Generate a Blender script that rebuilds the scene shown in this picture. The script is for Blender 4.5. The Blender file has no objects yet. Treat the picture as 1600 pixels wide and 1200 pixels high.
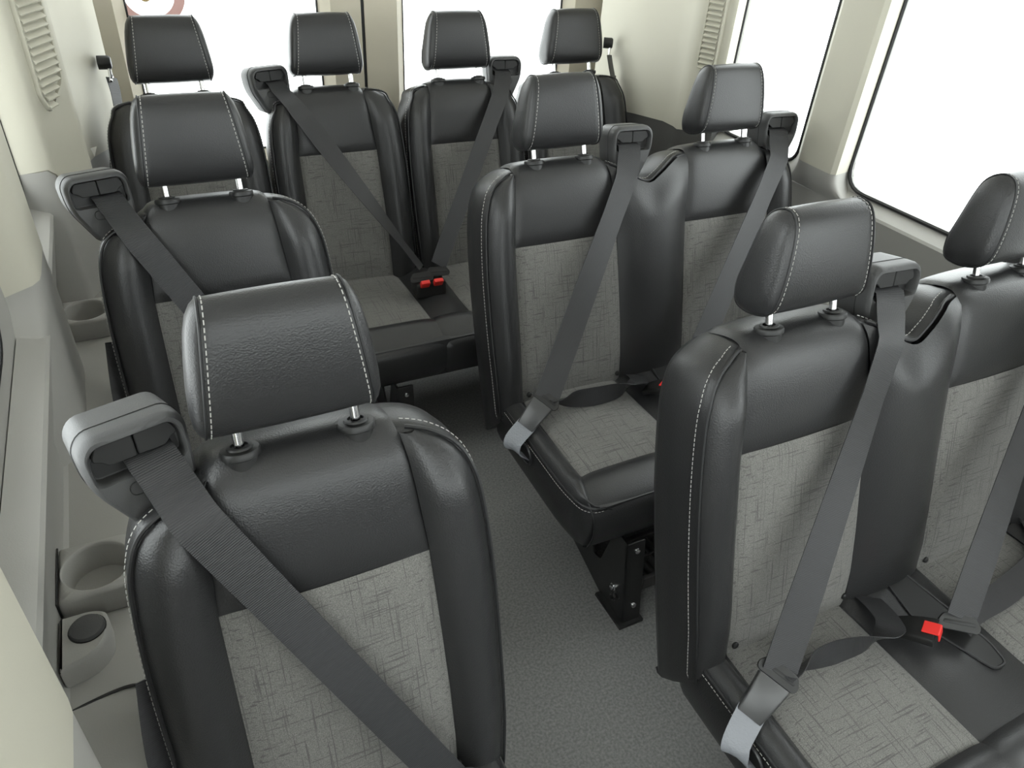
import bpy, bmesh, math, random
from mathutils import Vector, Matrix
from mathutils.bvhtree import BVHTree
random.seed(4)
C = bpy.context.scene.collection
scn = bpy.context.scene

# ------------------------------------------------------------------ camera, sky, exposure
def cam_axes(p, y, r):
    cy, sy, cp, sp = math.cos(y), math.sin(y), math.cos(p), math.sin(p)
    f = Vector((sy*cp, cy*cp, -sp)); r0 = Vector((cy, -sy, 0)); u0 = r0.cross(f)
    cr, sr = math.cos(r), math.sin(r)
    return cr*r0 + sr*u0, -sr*r0 + cr*u0, f
cR, cU, cF = cam_axes(math.radians(35.413), math.radians(28.4448), math.radians(4.1479))
cam = bpy.data.objects.new('camera', bpy.data.cameras.new('camera'))
C.objects.link(cam)
M = Matrix((( cR.x, cU.x, -cF.x, 0), (cR.y, cU.y, -cF.y, 0), (cR.z, cU.z, -cF.z, 1.6145), (0, 0, 0, 1)))
cam.matrix_world = M
cam.data.sensor_width = 36.0
cam.data.lens = 1146.87/1600*36
cam.data.clip_start = 0.02
scn.camera = cam
world = bpy.data.worlds.new('sky'); scn.world = world; world.use_nodes = True
bgn = world.node_tree.nodes['Background']
bgn.inputs[0].default_value = (0.97, 0.99, 1.0, 1); bgn.inputs[1].default_value = 2.6
scn.view_settings.view_transform = 'Standard'; scn.view_settings.look = 'None'
scn.view_settings.gamma = 1; scn.view_settings.use_curve_mapping = False
scn.view_settings.exposure = 1.15
scn.cycles.diffuse_bounces = 8

# ------------------------------------------------------------------ materials
def mat(name, col, rough=.5, metal=0, spec=.5, bump=None, coat=0, sheen=0):
    m = bpy.data.materials.new(name); m.use_nodes = True
    nt = m.node_tree; b = nt.nodes['Principled BSDF']
    b.inputs['Base Color'].default_value = (*col, 1); b.inputs['Roughness'].default_value = rough
    b.inputs['Metallic'].default_value = metal; b.inputs['Specular IOR Level'].default_value = spec
    b.inputs['Coat Weight'].default_value = coat
    if sheen: b.inputs['Sheen Weight'].default_value = sheen
    if bump:
        kind, scale, strength, dist = bump
        tc = nt.nodes.new('ShaderNodeTexCoord')
        t = nt.nodes.new('ShaderNodeTexVoronoi' if kind == 'voronoi' else 'ShaderNodeTexNoise')
        t.inputs['Scale'].default_value = scale
        nt.links.new(tc.outputs['Object'], t.inputs['Vector'])
        bp = nt.nodes.new('ShaderNodeBump'); bp.inputs['Strength'].default_value = strength; bp.inputs['Distance'].default_value = dist
        nt.links.new(t.outputs[0], bp.inputs['Height']); nt.links.new(bp.outputs[0], b.inputs['Normal'])
    return m
def speckle(m, scale, c1, c2, stretch=(1, 1, 1)):
    nt = m.node_tree; b = nt.nodes['Principled BSDF']
    tc = nt.nodes.new('ShaderNodeTexCoord'); mp = nt.nodes.new('ShaderNodeMapping'); mp.inputs['Scale'].default_value = stretch
    n = nt.nodes.new('ShaderNodeTexNoise'); n.inputs['Scale'].default_value = scale; n.inputs['Detail'].default_value = 3
    r = nt.nodes.new('ShaderNodeValToRGB'); r.color_ramp.elements[0].position = .35; r.color_ramp.elements[1].position = .7
    r.color_ramp.elements[0].color = (*c1, 1); r.color_ramp.elements[1].color = (*c2, 1)
    nt.links.new(tc.outputs['Object'], mp.inputs[0]); nt.links.new(mp.outputs[0], n.inputs['Vector'])
    nt.links.new(n.outputs[0], r.inputs[0]); nt.links.new(r.outputs[0], b.inputs['Base Color'])
LEA = mat('black_leather', (.023, .023, .024), .36, spec=.5, bump=('voronoi', 420, .22, .0012))
SHELL = mat('black_leather_side', (.020, .020, .021), .38, spec=.5, bump=('voronoi', 420, .2, .0012))
def cloth_mat():
    m = mat('grey_linen_cloth', (.15, .147, .138), .85, spec=.25, sheen=.15)
    nt = m.node_tree; b = nt.nodes['Principled BSDF']; tc = nt.nodes.new('ShaderNodeTexCoord')
    def streak(sc, lo, hi):
        mp = nt.nodes.new('ShaderNodeMapping'); mp.inputs['Scale'].default_value = sc
        n = nt.nodes.new('ShaderNodeTexNoise'); n.inputs['Scale'].default_value = 1; n.inputs['Detail'].default_value = 1.5
        r = nt.nodes.new('ShaderNodeMapRange'); r.inputs[1].default_value = lo; r.inputs[2].default_value = hi; r.clamp = True
        nt.links.new(tc.outputs['Object'], mp.inputs[0]); nt.links.new(mp.outputs[0], n.inputs['Vector']); nt.links.new(n.outputs[0], r.inputs[0])
        return r.outputs[0]
    a = streak((330, 9, 9), .60, .68); c = streak((10, 300, 300), .60, .68)
    mx = nt.nodes.new('ShaderNodeMath'); mx.operation = 'MAXIMUM'; nt.links.new(a, mx.inputs[0]); nt.links.new(c, mx.inputs[1])
    w = nt.nodes.new('ShaderNodeTexNoise'); w.inputs['Scale'].default_value = 650; w.inputs['Detail'].default_value = 2
    nt.links.new(tc.outputs['Object'], w.inputs['Vector'])
    r = nt.nodes.new('ShaderNodeValToRGB'); r.color_ramp.elements[0].position = .3; r.color_ramp.elements[1].position = .7
    r.color_ramp.elements[0].color = (.100, .098, .092, 1); r.color_ramp.elements[1].color = (.200, .195, .183, 1)
    nt.links.new(w.outputs[0], r.inputs[0])
    mix = nt.nodes.new('ShaderNodeMix'); mix.data_type = 'RGBA'; mix.inputs['B'].default_value = (.052, .051, .049, 1)
    ml = nt.nodes.new('ShaderNodeMath'); ml.operation = 'MULTIPLY'; ml.inputs[1].default_value = .6
    nt.links.new(mx.outputs[0], ml.inputs[0]); nt.links.new(ml.outputs[0], mix.inputs['Factor'])
    nt.links.new(r.outputs[0], mix.inputs['A']); nt.links.new(mix.outputs['Result'], b.inputs['Base Color'])
    bp = nt.nodes.new('ShaderNodeBump'); bp.inputs['Strength'].default_value = .3; bp.inputs['Distance'].default_value = .001
    nt.links.new(w.outputs[0], bp.inputs['Height']); nt.links.new(bp.outputs[0], b.inputs['Normal'])
    return m
CLOTH = cloth_mat()
def web_mat():
    m = mat('belt_webbing', (.030, .030, .032), .45, spec=.45)
    nt = m.node_tree; b = nt.nodes['Principled BSDF']; uv = nt.nodes.new('ShaderNodeUVMap')
    wv = nt.nodes.new('ShaderNodeTexWave'); wv.bands_direction = 'X'; wv.inputs['Scale'].default_value = 110; wv.inputs['Distortion'].default_value = .4
    nt.links.new(uv.outputs[0], wv.inputs['Vector'])
    bp = nt.nodes.new('ShaderNodeBump'); bp.inputs['Strength'].default_value = .35; bp.inputs['Distance'].default_value = .0012
    nt.links.new(wv.outputs[0], bp.inputs['Height']); nt.links.new(bp.outputs[0], b.inputs['Normal'])
    return m
WEB = web_mat()
HOUSE = mat('grey_moulded_plastic', (.062, .062, .063), .48, spec=.5, bump=('noise', 700, .35, .001))
BLACK = mat('black_plastic', (.012, .012, .012), .45)
SLOTP = mat('dark_flap_plastic', (.020, .020, .020), .5, spec=.35)
CHROME = mat('chrome', (.75, .75, .76), .18, metal=1)
BUCK = mat('grey_buckle_plastic', (.055, .055, .056), .3)
RED = mat('red_button', (.75, .03, .025), .35)
STITCH = mat('pale_thread', (.42, .41, .39), .7)
PIPE = mat('piping', (.014, .014, .015), .5)
CREAM = mat('cream_trim', (.52, .50, .42), .6, spec=.3, bump=('noise', 500, .12, .001))
CREAM_LIT = mat('cream_trim_lightened', (.66, .61, .50), .6, spec=.3, bump=('noise', 500, .12, .001))  # same cream plastic, lightened to paint in light the backlit rear doors lack
GREYT = mat('grey_trim', (.345, .337, .315), .55, spec=.35, bump=('noise', 420, .18, .001))
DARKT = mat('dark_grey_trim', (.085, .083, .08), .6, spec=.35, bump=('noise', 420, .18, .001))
FLOORM = mat('vinyl_floor', (.11, .11, .108), .62, spec=.35, bump=('noise', 300, .25, .001))
speckle(FLOORM, 160, (.125, .125, .121), (.205, .205, .198))
GASK = mat('rubber_gasket', (.012, .012, .012), .5)
LEGM = mat('black_steel', (.016, .016, .016), .28, spec=.6)
LINING = mat('pale_sleeve_lining', (.22, .228, .25), .7, bump=('noise', 220, .5, .002))
HEADL = mat('headliner', (.74, .72, .67), .9)
def glass_mat():
    m = bpy.data.materials.new('window_glass'); m.use_nodes = True; nt = m.node_tree
    for n in list(nt.nodes):
        if n.type != 'OUTPUT_MATERIAL': nt.nodes.remove(n)
    out = nt.nodes['Material Output']
    tr = nt.nodes.new('ShaderNodeBsdfTransparent'); tr.inputs[0].default_value = (.95, .97, .96, 1)
    gl = nt.nodes.new('ShaderNodeBsdfGlossy'); gl.inputs['Roughness'].default_value = .02
    lw = nt.nodes.new('ShaderNodeLayerWeight'); lw.inputs['Blend'].default_value = .5
    pw = nt.nodes.new('ShaderNodeMath'); pw.operation = 'POWER'; pw.inputs[1].default_value = 5
    nt.links.new(lw.outputs['Facing'], pw.inputs[0])
    fr = nt.nodes.new('ShaderNodeMapRange'); fr.inputs[3].default_value = .04; fr.inputs[4].default_value = 1
    nt.links.new(pw.outputs[0], fr.inputs[0])
    mx = nt.nodes.new('ShaderNodeMixShader')
    nt.links.new(fr.outputs[0], mx.inputs[0]); nt.links.new(tr.outputs[0], mx.inputs[1]); nt.links.new(gl.outputs[0], mx.inputs[2])
    nt.links.new(mx.outputs[0], out.inputs[0])
    return m
GLASS = glass_mat()
def pink_mat():
    m = mat('pink_translucent', (.55, .42, .40), .7); nt = m.node_tree
    out = nt.nodes['Material Output']; b = nt.nodes['Principled BSDF']
    t = nt.nodes.new('ShaderNodeBsdfTranslucent'); t.inputs[0].default_value = (.55, .42, .40, 1)
    mx = nt.nodes.new('ShaderNodeMixShader'); mx.inputs[0].default_value = .5
    nt.links.new(b.outputs[0], mx.inputs[1]); nt.links.new(t.outputs[0], mx.inputs[2]); nt.links.new(mx.outputs[0], out.inputs[0])
    return m
PINKM = pink_mat()

# ------------------------------------------------------------------ mesh helpers
class MB:
    def __init__(s): s.v = []; s.f = []
    def add(s, vs, fs):
        o = len(s.v); s.v += [tuple(p) for p in vs]; s.f += [[i+o for i in f] for f in fs]
    def box(s, a, b):
        x0, y0, z0 = a; x1, y1, z1 = b
        s.add([(x0,y0,z0),(x1,y0,z0),(x1,y1,z0),(x0,y1,z0),(x0,y0,z1),(x1,y0,z1),(x1,y1,z1),(x0,y1,z1)],
              [(0,3,2,1),(4,5,6,7),(0,1,5,4),(1,2,6,5),(2,3,7,6),(3,0,4,7)])
    def obox(s, c, ax, ay, az):           # oriented box from centre and three half-axes
        c, ax, ay, az = map(Vector, (c, ax, ay, az))
        s.add([c+i*ax+j*ay+k*az for k in (-1,1) for i, j in ((-1,-1),(1,-1),(1,1),(-1,1))],
              [(0,3,2,1),(4,5,6,7),(0,1,5,4),(1,2,6,5),(2,3,7,6),(3,0,4,7)])
    def loft(s, rings, cap0=True, cap1=True, closed=True):
        n = len(rings[0]); vs = [p for r in rings for p in r]; fs = []
        for k in range(len(rings)-1):
            for i in range(n if closed else n-1):
                j = (i+1) % n
                fs.append((k*n+i, k*n+j, (k+1)*n+j, (k+1)*n+i))
        if closed and cap0: fs.append(tuple(range(n))[::-1])
        if closed and cap1: fs.append(tuple((len(rings)-1)*n+i for i in range(n)))
        s.add(vs, fs)
    def tube(s, pts, r, n=8, closed=False):
        pts = [Vector(p) for p in pts]; rings = []; up = None
        m = len(pts)
        for i, p in enumerate(pts):
            a = pts[i-1] if (i > 0 or closed) else p; b = pts[(i+1) % m] if (i < m-1 or closed) else p
            t = (b-a).normalized() if (b-a).length > 1e-9 else Vector((0,0,1))
            if up is None: up = t.orthogonal().normalized()
            up = (up - t*up.dot(t)); up = up.normalized() if up.length > 1e-6 else t.orthogonal().normalized()
            w = t.cross(up)
            rr = r(i/(m-1)) if callable(r) else r
            rings.append([p + rr*(math.cos(6.28319*k/n)*up + math.sin(6.28319*k/n)*w) for k in range(n)])
        if closed: rings.append(rings[0])
        s.loft(rings, not closed, not closed)
    def lathe(s, c, prof, axis=(0,0,1), n=24, cap=True):
        c = Vector(c); az = Vector(axis).normalized(); ax = az.orthogonal().normalized(); ay = az.cross(ax)
        s.loft([[c + az*h + r*(math.cos(6.28319*k/n)*ax + math.sin(6.28319*k/n)*ay) for k in range(n)] for r, h in prof], cap, cap)
    def grid(s, fn, nu, nv):
        vs = [fn(i/nu, j/nv) for j in range(nv+1) for i in range(nu+1)]
        fs = [(j*(nu+1)+i, j*(nu+1)+i+1, (j+1)*(nu+1)+i+1, (j+1)*(nu+1)+i) for j in range(nv) for i in range(nu)]
        s.add(vs, fs)
    def build(s, name, m, parent=None, smooth=True, sharp=40, label=None):
        me = bpy.data.meshes.new(name); me.from_pydata([tuple(p) for p in s.v], [], s.f); 
        bm = bmesh.new(); bm.from_mesh(me); bmesh.ops.recalc_face_normals(bm, faces=bm.faces); bm.to_mesh(me); bm.free()
        if smooth:
            me.polygons.foreach_set('use_smooth', [True]*len(me.polygons))
            me.set_sharp_from_angle(angle=math.radians(sharp))
        me.materials.append(m)
        o = bpy.data.objects.new(name, me); C.objects.link(o)
        if parent: o.parent = parent
        if label: o['label'] = label
        return o
def bevel(o, w, seg=2):
    md = o.modifiers.new('bevel', 'BEVEL'); md.width = w; md.segments = seg; md.limit_method = 'ANGLE'; md.angle_limit = math.radians(35)
    return o
def thing(name, label, cat, loc=(0,0,0), group=None):
    o = bpy.data.objects.new(name, None); C.objects.link(o); o.location = loc; o.empty_display_size = .1
    o['label'] = label; o['category'] = cat
    if group: o['group'] = group
    return o
def struct(o, label=None):
    o['kind'] = 'structure'
    if label: o['label'] = label
    return o
def lerp(a, b, t): return a+(b-a)*t
def interp(tab, x):
    if x <= tab[0][0]: return tab[0][1]
    for (a, p), (b, q) in zip(tab, tab[1:]):
        if x <= b: return lerp(p, q, (x-a)/(b-a))
    return tab[-1][1]
def smooth_tab(tab, n=8):                 # Catmull-Rom through a table
    return catmull([tuple(t) for t in tab], n)
def catmull(P, n=6, closed=False):
    P = [Vector(p) if len(p) == 3 else Vector((p[0], p[1], 0)) for p in P]; two = True
    out = []; m = len(P); segs = m if closed else m-1
    for i in range(segs):
        p0 = P[(i-1) % m] if (closed or i > 0) else P[i]; p1 = P[i]; p2 = P[(i+1) % m]
        p3 = P[(i+2) % m] if (closed or i+2 < m) else p2
        for k in range(n):
            t = k/n
            out.append(.5*((2*p1)+(-p0+p2)*t+(2*p0-5*p1+4*p2-p3)*t*t+(-p0+3*p1-3*p2+p3)*t**3))
    if not closed: out.append(P[-1].copy())
    return out
def round_poly(P, r, n=5):                # rounded corners of a 2-D polygon
    out = []; m = len(P)
    for i in range(m):
        a, b, c = (Vector(P[i-1]), Vector(P[i]), Vector(P[(i+1) % m]))
        rr = r[i] if isinstance(r, (list, tuple)) else r
        d1 = (a-b); d2 = (c-b); q = min(rr, d1.length*.49, d2.length*.49)
        p1 = b+d1.normalized()*q; p2 = b+d2.normalized()*q
        for k in range(n+1):
            t = k/n; out.append((1-t)**2*p1 + 2*t*(1-t)*b + t*t*p2)
    return out
def resample(P, n):
    m = len(P); L = [(P[(i+1) % m]-P[i]).length for i in range(m)]; T = sum(L); out = []; i = 0; acc = 0
    for k in range(n):
        d = T*k/n
        while acc+L[i] < d and i < m-1: acc += L[i]; i += 1
        out.append(P[i].lerp(P[(i+1) % m], (d-acc)/L[i] if L[i] > 1e-9 else 0))
    return out
def inset(P, d):                          # shrink a closed 2-D loop towards the inside
    m = len(P); out = []; area = sum(P[i-1].x*P[i].y-P[i].x*P[i-1].y for i in range(m))
    sg = 1 if area > 0 else -1
    for i in range(m):
        t = (P[(i+1) % m]-P[i-1]); t = t.normalized() if t.length > 1e-9 else Vector((1, 0))
        out.append(P[i] + sg*d*Vector((-t.y, t.x)))
    return out
def stitches(mb, pts, pitch=.0085, ln=.0054, w=.00055, up=None):
    pts = [Vector(p) for p in pts]; acc = 0; nxt = 0
    for a, b in zip(pts, pts[1:]):
        L = (b-a).length
        if L < 1e-6: continue
        d = (b-a)/L
        while nxt <= acc+L:
            c = a+d*(nxt-acc); s = d.orthogonal().normalized(); u = d.cross(s)
            mb.obox(c, d*ln/2, s*w, u*w)
            nxt += pitch
        acc += L
def ribbon(mb, pts, wid, half=.03, th=.0016):
    """flat strap along pts; wid = list of width directions"""
    rings = []; pts = [Vector(p) for p in pts]; m = len(pts)
    for i, p in enumerate(pts):
        t = (pts[min(i+1, m-1)]-pts[max(i-1, 0)]).normalized(); w = Vector(wid[i] if isinstance(wid, list) else wid)
        w = (w-t*w.dot(t)).normalized(); n = t.cross(w)
        h = half(i/(m-1)) if callable(half) else half
        rings.append([p-w*h-n*th/2, p-w*h+n*th/2, p-w*h*.5+n*th*.5, p+n*th*.5, p+w*h*.5+n*th*.5, p+w*h+n*th/2, p+w*h-n*th/2, p-n*th/2])
    mb.loft(rings)
def strap(pts, wid, parent, half=.03, name='webbing', m=None, label=None):
    mb = MB(); ribbon(mb, pts, wid, half); o = mb.build(name, m or WEB, parent, sharp=50, label=label)
    me = o.data; uv = me.uv_layers.new(name='UVMap'); L = [0]
    P = [Vector(p) for p in pts]
    for a, b in zip(P, P[1:]): L.append(L[-1]+(b-a).length)
    for poly in me.polygons:
        for li in poly.loop_indices:
            vi = me.loops[li].vertex_index; uv.data[li].uv = (L[vi//8], (vi % 8)*.01)
    return o

# ------------------------------------------------------------------ the van's shell
XL, XR = -.268, 1.872            # window planes
CX = .802
fl = MB()
fl.box((-.34, -1.3, -.06), (1.95, 2.9, 0))
struct(fl.build('floor', FLOORM, smooth=False), 'dark grey speckled vinyl floor')
ce = MB(); ce.box((-.34, -1.3, 2.0), (1.95, 2.9, 2.06)); struct(ce.build('ceiling', HEADL, smooth=False))

def window_cell(mb, x, y0, y1, z0, z1, a0, a1, b0, b1, r, th):
    """wall sheet at x from (y0,z0) to (y1,z1) with a rounded hole (a0..a1, b0..b1)"""
    hole = round_poly([(a0, b0), (a1, b0), (a1, b1), (a0, b1)], r, 6)
    outer = []
    for p in hole:                       # project each hole point to the outer rectangle
        fy = (p.x-a0)/(a1-a0); fz = (p.y-b0)/(b1-b0)
        ey = min(fy, 1-fy); ez = min(fz, 1-fz)
        q = Vector((lerp(y0, y1, fy), lerp(z0, z1, fz)))
        if ey < ez: q.x = y0 if fy < .5 else y1
        else: q.y = z0 if fz < .5 else z1
        outer.append(q)
    def put(P, xx): return [(xx, p.x, p.y) for p in P]
    mb.loft([put(outer, x), put(hole, x), put(hole, x+th), put(outer, x+th)], False, False)
    for k, (cy, cz) in enumerate(((y0, z0), (y1, z0), (y1, z1), (y0, z1))):   # close the outer corners
        pass
    return hole

def side_wall(side, cells):
    s = -1 if side == 'left' else 1; x = XL if side == 'left' else XR
    mb = MB(); holes = []
    for (y0, y1, a0, a1, r, zs) in cells:
        holes.append(window_cell(mb, x, y0, y1, .60, 2.0, a0, a1, zs, 1.80, r, s*.03))
    w = struct(mb.build('wall_'+side, GREYT, sharp=30))
    for i, h in enumerate(holes):
        g = MB(); xx = x+s*.012
        g.loft([[(xx, p.x, p.y) for p in h], [(xx+s*.004, p.x, p.y) for p in h]])
        global WN
        WN += 1
        wo = struct(g.build('window_%d' % WN, GLASS, smooth=False), 'clear glass side window in the %s wall' % side)
        t = MB(); t.tube([(x-s*.001, p.x, p.y) for p in inset(h, .002)], .0062, 6, closed=True)
        t.build('gasket', GASK, wo)
    # sill, undercut face, ledge and lower panel: one profile extruded along the van
    prof = [(-.266, .874), (-.262, .872), (-.226, .853), (-.221, .846), (-.223, .838), (-.262, .665), (-.262, .606), (-.255, .600), (-.160, .597),
            (-.148, .590), (-.143, .575), (-.150, .30), (-.152, .0)]
    P = [(p[0], p[1]) if side == 'left' else (2*CX-p[0], p[1]) for p in prof]
    l = MB(); ys = [-1.2, .2, .9, 1.5, 2.10]
    l.loft([[(p[0], y, p[1]) for p in P] for y in ys], False, False, closed=False)
    l.build('lower_trim', GREYT, w, sharp=25)
    return w
WN = 0
wall_left = side_wall('left', [(-1.3, .40, -1.22, .20, .08, .90), (.40, 1.52, .62, 1.275, .09, .93), (1.52, 2.35, 1.69, 1.985, .08, .885)])  # first cell is out of view, its window sized to light the seats
wall_right = side_wall('right', [(-1.3, .40, -1.22, .05, .08, .878), (.40, 1.56, .56, 1.462, .075, .878), (1.56, 2.35, 1.665, 2.045, .06, .878)])  # unseen front window here too, opening shaped to balance seat brightness

def pillar(name, plan, z0, z1, m, parent=None, bump_in=None):
    mb = MB(); P = [Vector(p) for p in plan]
    mb.loft([[(p.x, p.y, z) for p in P] for z in (z0, z0+.006, z1)], True, True)
    return mb.build(name, m, parent, sharp=28)
def mirror(plan, dx=0): return [(2*CX-p[0]+dx, p[1]) for p in plan]
mid = [(-.275, 1.400), (-.266, 1.404), (-.226, 1.435), (-.215, 1.455), (-.213, 1.48), (-.213, 1.60), (-.217, 1.625), (-.262, 1.692), (-.275, 1.694)]
midR = [(1.88, 1.462), (1.873, 1.463), (1.806, 1.450), (1.796, 1.462), (1.794, 1.48), (1.800, 1.58), (1.806, 1.600), (1.868, 1.662), (1.88, 1.664)]
struct(pillar('trim_1', mid, .935, 2.0, CREAM), 'cream pillar trim between the left windows')
struct(pillar('trim_2', midR, .925, 2.0, CREAM), 'cream pillar trim between the right windows')
nearp = [(-.28, .22), (-.265, .222), (-.185, .26), (-.172, .285), (-.170, .31), (-.170, .515), (-.174, .532), (-.190, .545), (-.262, .592), (-.28, .595)]
struct(pillar('trim_3', nearp, .930, 2.0, CREAM), 'cream pillar trim nearest the camera at lower left')
# grey foot below each pillar, flaring smoothly into the sill
for nm, pl, z1 in (('trim_4', mid, .935), ('trim_5', midR, .925), ('trim_6', nearp, .930)):
    left = pl[0][0] < CX; ym = sum(p[1] for p in pl)/len(pl); mb = MB()
    edge = -.2195 if left else 2*CX+.2195
    inner = max(p[0] for p in pl) if left else min(p[0] for p in pl); outer = pl[0][0]
    rings = []
    P0 = resample([Vector(p) for p in pl], 60)
    for z in (.60, .80, .845, .856, .868, .882, .900, .918, z1):
        t = max(0, min(1, (z-.845)/(z1-.845))); f = (1-t)**2.2
        R = []
        for p in P0:
            q = (p.x-outer)/(inner-outer)                 # 0 at the glass, 1 at the pillar face
            x = lerp(p.x, lerp(outer, edge, q), f*(1 if nm != 'trim_6' else 0))
            y = ym+(p.y-ym)*(1+(.75 if nm != 'trim_6' else 0)*f)
            R.append((x + (-.0008 if left else .0008), y, z))
        rings.append(R)
    mb.loft(rings); struct(mb.build(nm, GREYT, sharp=40), 'grey lower foot of a pillar trim')

# rear quarter panels with their air grilles
def quarter(side, n):
    if side == 'left':
        plan = [(-.28, 1.978), (-.266, 1.980), (-.232, 1.990), (-.203, 2.000), (-.190, 2.012), (-.186, 2.03), (-.128, 2.145), (-.120, 2.17), (-.135, 2.21), (-.150, 2.30), (-.120, 2.42), (-.062, 2.55), (-.030, 2.63), (-.030, 2.66), (-.28, 2.66)]
        v0, v1 = Vector((-.179, 2.045)), Vector((-.136, 2.130))
    else:
        plan = [(1.88, 2.043), (1.868, 2.042), (1.830, 2.020), (1.808, 2.012), (1.797, 2.02), (1.793, 2.035), (1.762, 2.115), (1.757, 2.14), (1.772, 2.18), (1.785, 2.26), (1.755, 2.40), (1.725, 2.52), (1.715, 2.63), (1.715, 2.66), (1.88, 2.66)]
        v0, v1 = Vector((1.7885, 2.047)), Vector((1.7685, 2.100))
    P = [Vector(p) for p in plan]
    mb = MB(); zb = []
    for p in P:                          # the lower edge steps down behind the window
        z = interp([(1.97, .955), (2.0, .955), (2.06, .875), (2.14, .862), (2.4, .845), (2.7, .82)], p.y); zb.append(z)
    mb.loft([[(p.x, p.y, z) for p, z in zip(P, zb)], [(p.x, p.y, z+.006) for p, z in zip(P, zb)], [(p.x, p.y, max(z+.05, 1.25)) for p, z in zip(P, zb)], [(p.x, p.y, 2.0) for p in P]])
    q = struct(mb.build('trim_%d' % n, CREAM, sharp=50), 'cream rear quarter panel on the %s with a louvred air grille' % side)
    # lower dark part
    s = 1 if side == 'left' else -1
    lo = MB(); lo.loft([[(p.x+s*.012*(1 if k in range(2, len(P)-2) else 0)*(1 if side == 'x' else -.3), p.y, 0) for k, p in enumerate(P)], [(p.x-s*.003, p.y, z+.002) for p, z in zip(P, zb)]])
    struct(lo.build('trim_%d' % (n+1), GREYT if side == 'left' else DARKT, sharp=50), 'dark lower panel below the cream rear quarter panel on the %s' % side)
    # grille: frame, backing and slats
    d = (v1-v0); L = d.length; d = d/L; nrm = Vector((d.y, -d.x)) if side == 'left' else Vector((-d.y, d.x))
    mid_ = (v0+v1)/2
    def W(u, z, o): a = mid_+d*u+nrm*o; return Vector((a.x, a.y, z))
    h = L/2; zb0 = 1.075
    shape = round_poly([(-h, zb0+.035), (-h*.55, zb0), (h*.9, zb0+.05), (h, zb0+.085), (h, 1.75), (-h, 1.75)] if side == 'left' else
                       [(-h, zb0+.012), (h, zb0+.012), (h, 1.75), (-h, 1.75)], .014, 4)
    big = inset(shape, -.010)
    fr = MB(); fr.loft([[W(p.x, p.y, .000) for p in big], [W(p.x, p.y, .0085) for p in inset(big, .004)], [W(p.x, p.y, .0085) for p in inset(shape, -.001)], [W(p.x, p.y, -.010) for p in shape]], False, False)
    fr.build('grille_frame', CREAM, q)
    bk = MB(); bk.loft([[W(p.x, p.y, .0006) for p in shape], [W(p.x, p.y, .0010) for p in shape]]); bk.build('grille_back', DARKT if side == 'x' else CREAM, q)
    z = zb0+.012; proto = None
    sm = None
    while z < 1.74:
        w0 = -h+.002; w1 = h-.002
        if side == 'left' and z < zb0+.075: w1 = lerp(-h*.3, h-.003, (z-zb0)/.075); w0 = -h*.75 if z < zb0+.03 else w0
        full = not (side == 'left' and z < zb0+.075)
        if full and sm:
            o = bpy.data.objects.new('slat', sm); C.objects.link(o); o.parent = q; o.location = (0, 0, z-z_ref)
        else:
            s_ = MB(); c = W((w0+w1)/2, z, .0055); a = Vector((d.x, d.y, 0)); nn = Vector((nrm.x, nrm.y, 0))
            s_.obox(c, a*(w1-w0)/2, (nn*.0075+Vector((0, 0, -.0060))), (nn*.0010+Vector((0, 0, .0014))))
            o = s_.build('slat', CREAM, q, smooth=False)
            if full: sm = o.data; z_ref = z
        z += .0165
    return q
quarter('left', 7); quarter('right', 9)

# rear doors
YB = 2.77
wb = MB()
def rear_door(n, x0, x1, wx0, wx1, lab):
    mb = MB(); za, zb = .70, 1.78
    hole = round_poly([(wx0, za), (wx1, za), (wx1, zb), (wx0, zb)], .06, 6)
    hf = round_poly([(wx0-.035, za-.03), (wx1+.035, za-.03), (wx1+.035, zb+.03), (wx0-.035, zb+.03)], .07, 6)
    out = []
    for p in hole:
        fx = (p.x-wx0)/(wx1-wx0); fz = (p.y-za)/(zb-za); ex = min(fx, 1-fx); ez = min(fz, 1-fz)
        q = Vector((lerp(x0, x1, fx), lerp(0, 2.0, fz)))
        if ex < ez: q.x = x0 if fx < .5 else x1
        else: q.y = 0 if fz < .5 else 2.0
        out.append(q)
    mb.loft([[(p.x, YB+.06, p.y) for p in out], [(p.x, YB, p.y) for p in out], [(p.x, YB, p.y) for p in hf], [(p.x, YB+.045, p.y) for p in hole], [(p.x, YB+.06, p.y) for p in hole]], False, False)
    d = struct(mb.build('door_%d' % n, CREAM_LIT, sharp=25), lab)
    g = MB(); g.loft([[(p.x, YB+.050, p.y) for p in hole], [(p.x, YB+.054, p.y) for p in hole]])
    global WN
    WN += 1
    w = struct(g.build('window_%d' % WN, GLASS, smooth=False), 'glass of the %s' % lab)
    t = MB(); t.tube([(p.x, YB+.047, p.y) for p in hole], .005, 6, closed=True); t.build('gasket', GASK, w)
    return d
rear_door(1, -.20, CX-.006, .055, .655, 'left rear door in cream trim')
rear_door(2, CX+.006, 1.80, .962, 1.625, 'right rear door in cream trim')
se = MB(); se.box((CX-.007, YB+.004, 0), (CX+.007, YB+.05, 2.0)); struct(se.build('trim_11', GASK, smooth=False), 'black weatherstrip where the two rear doors meet')
for n, x0, x1 in ((12, -.258, -.19), (13, 1.79, 1.862)):
    b_ = MB(); b_.box((x0, 2.66, 0), (x1, 2.86, 2.0)); struct(b_.build('trim_%d' % n, GASK, smooth=False), 'black weatherstrip beside the rear door')

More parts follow.
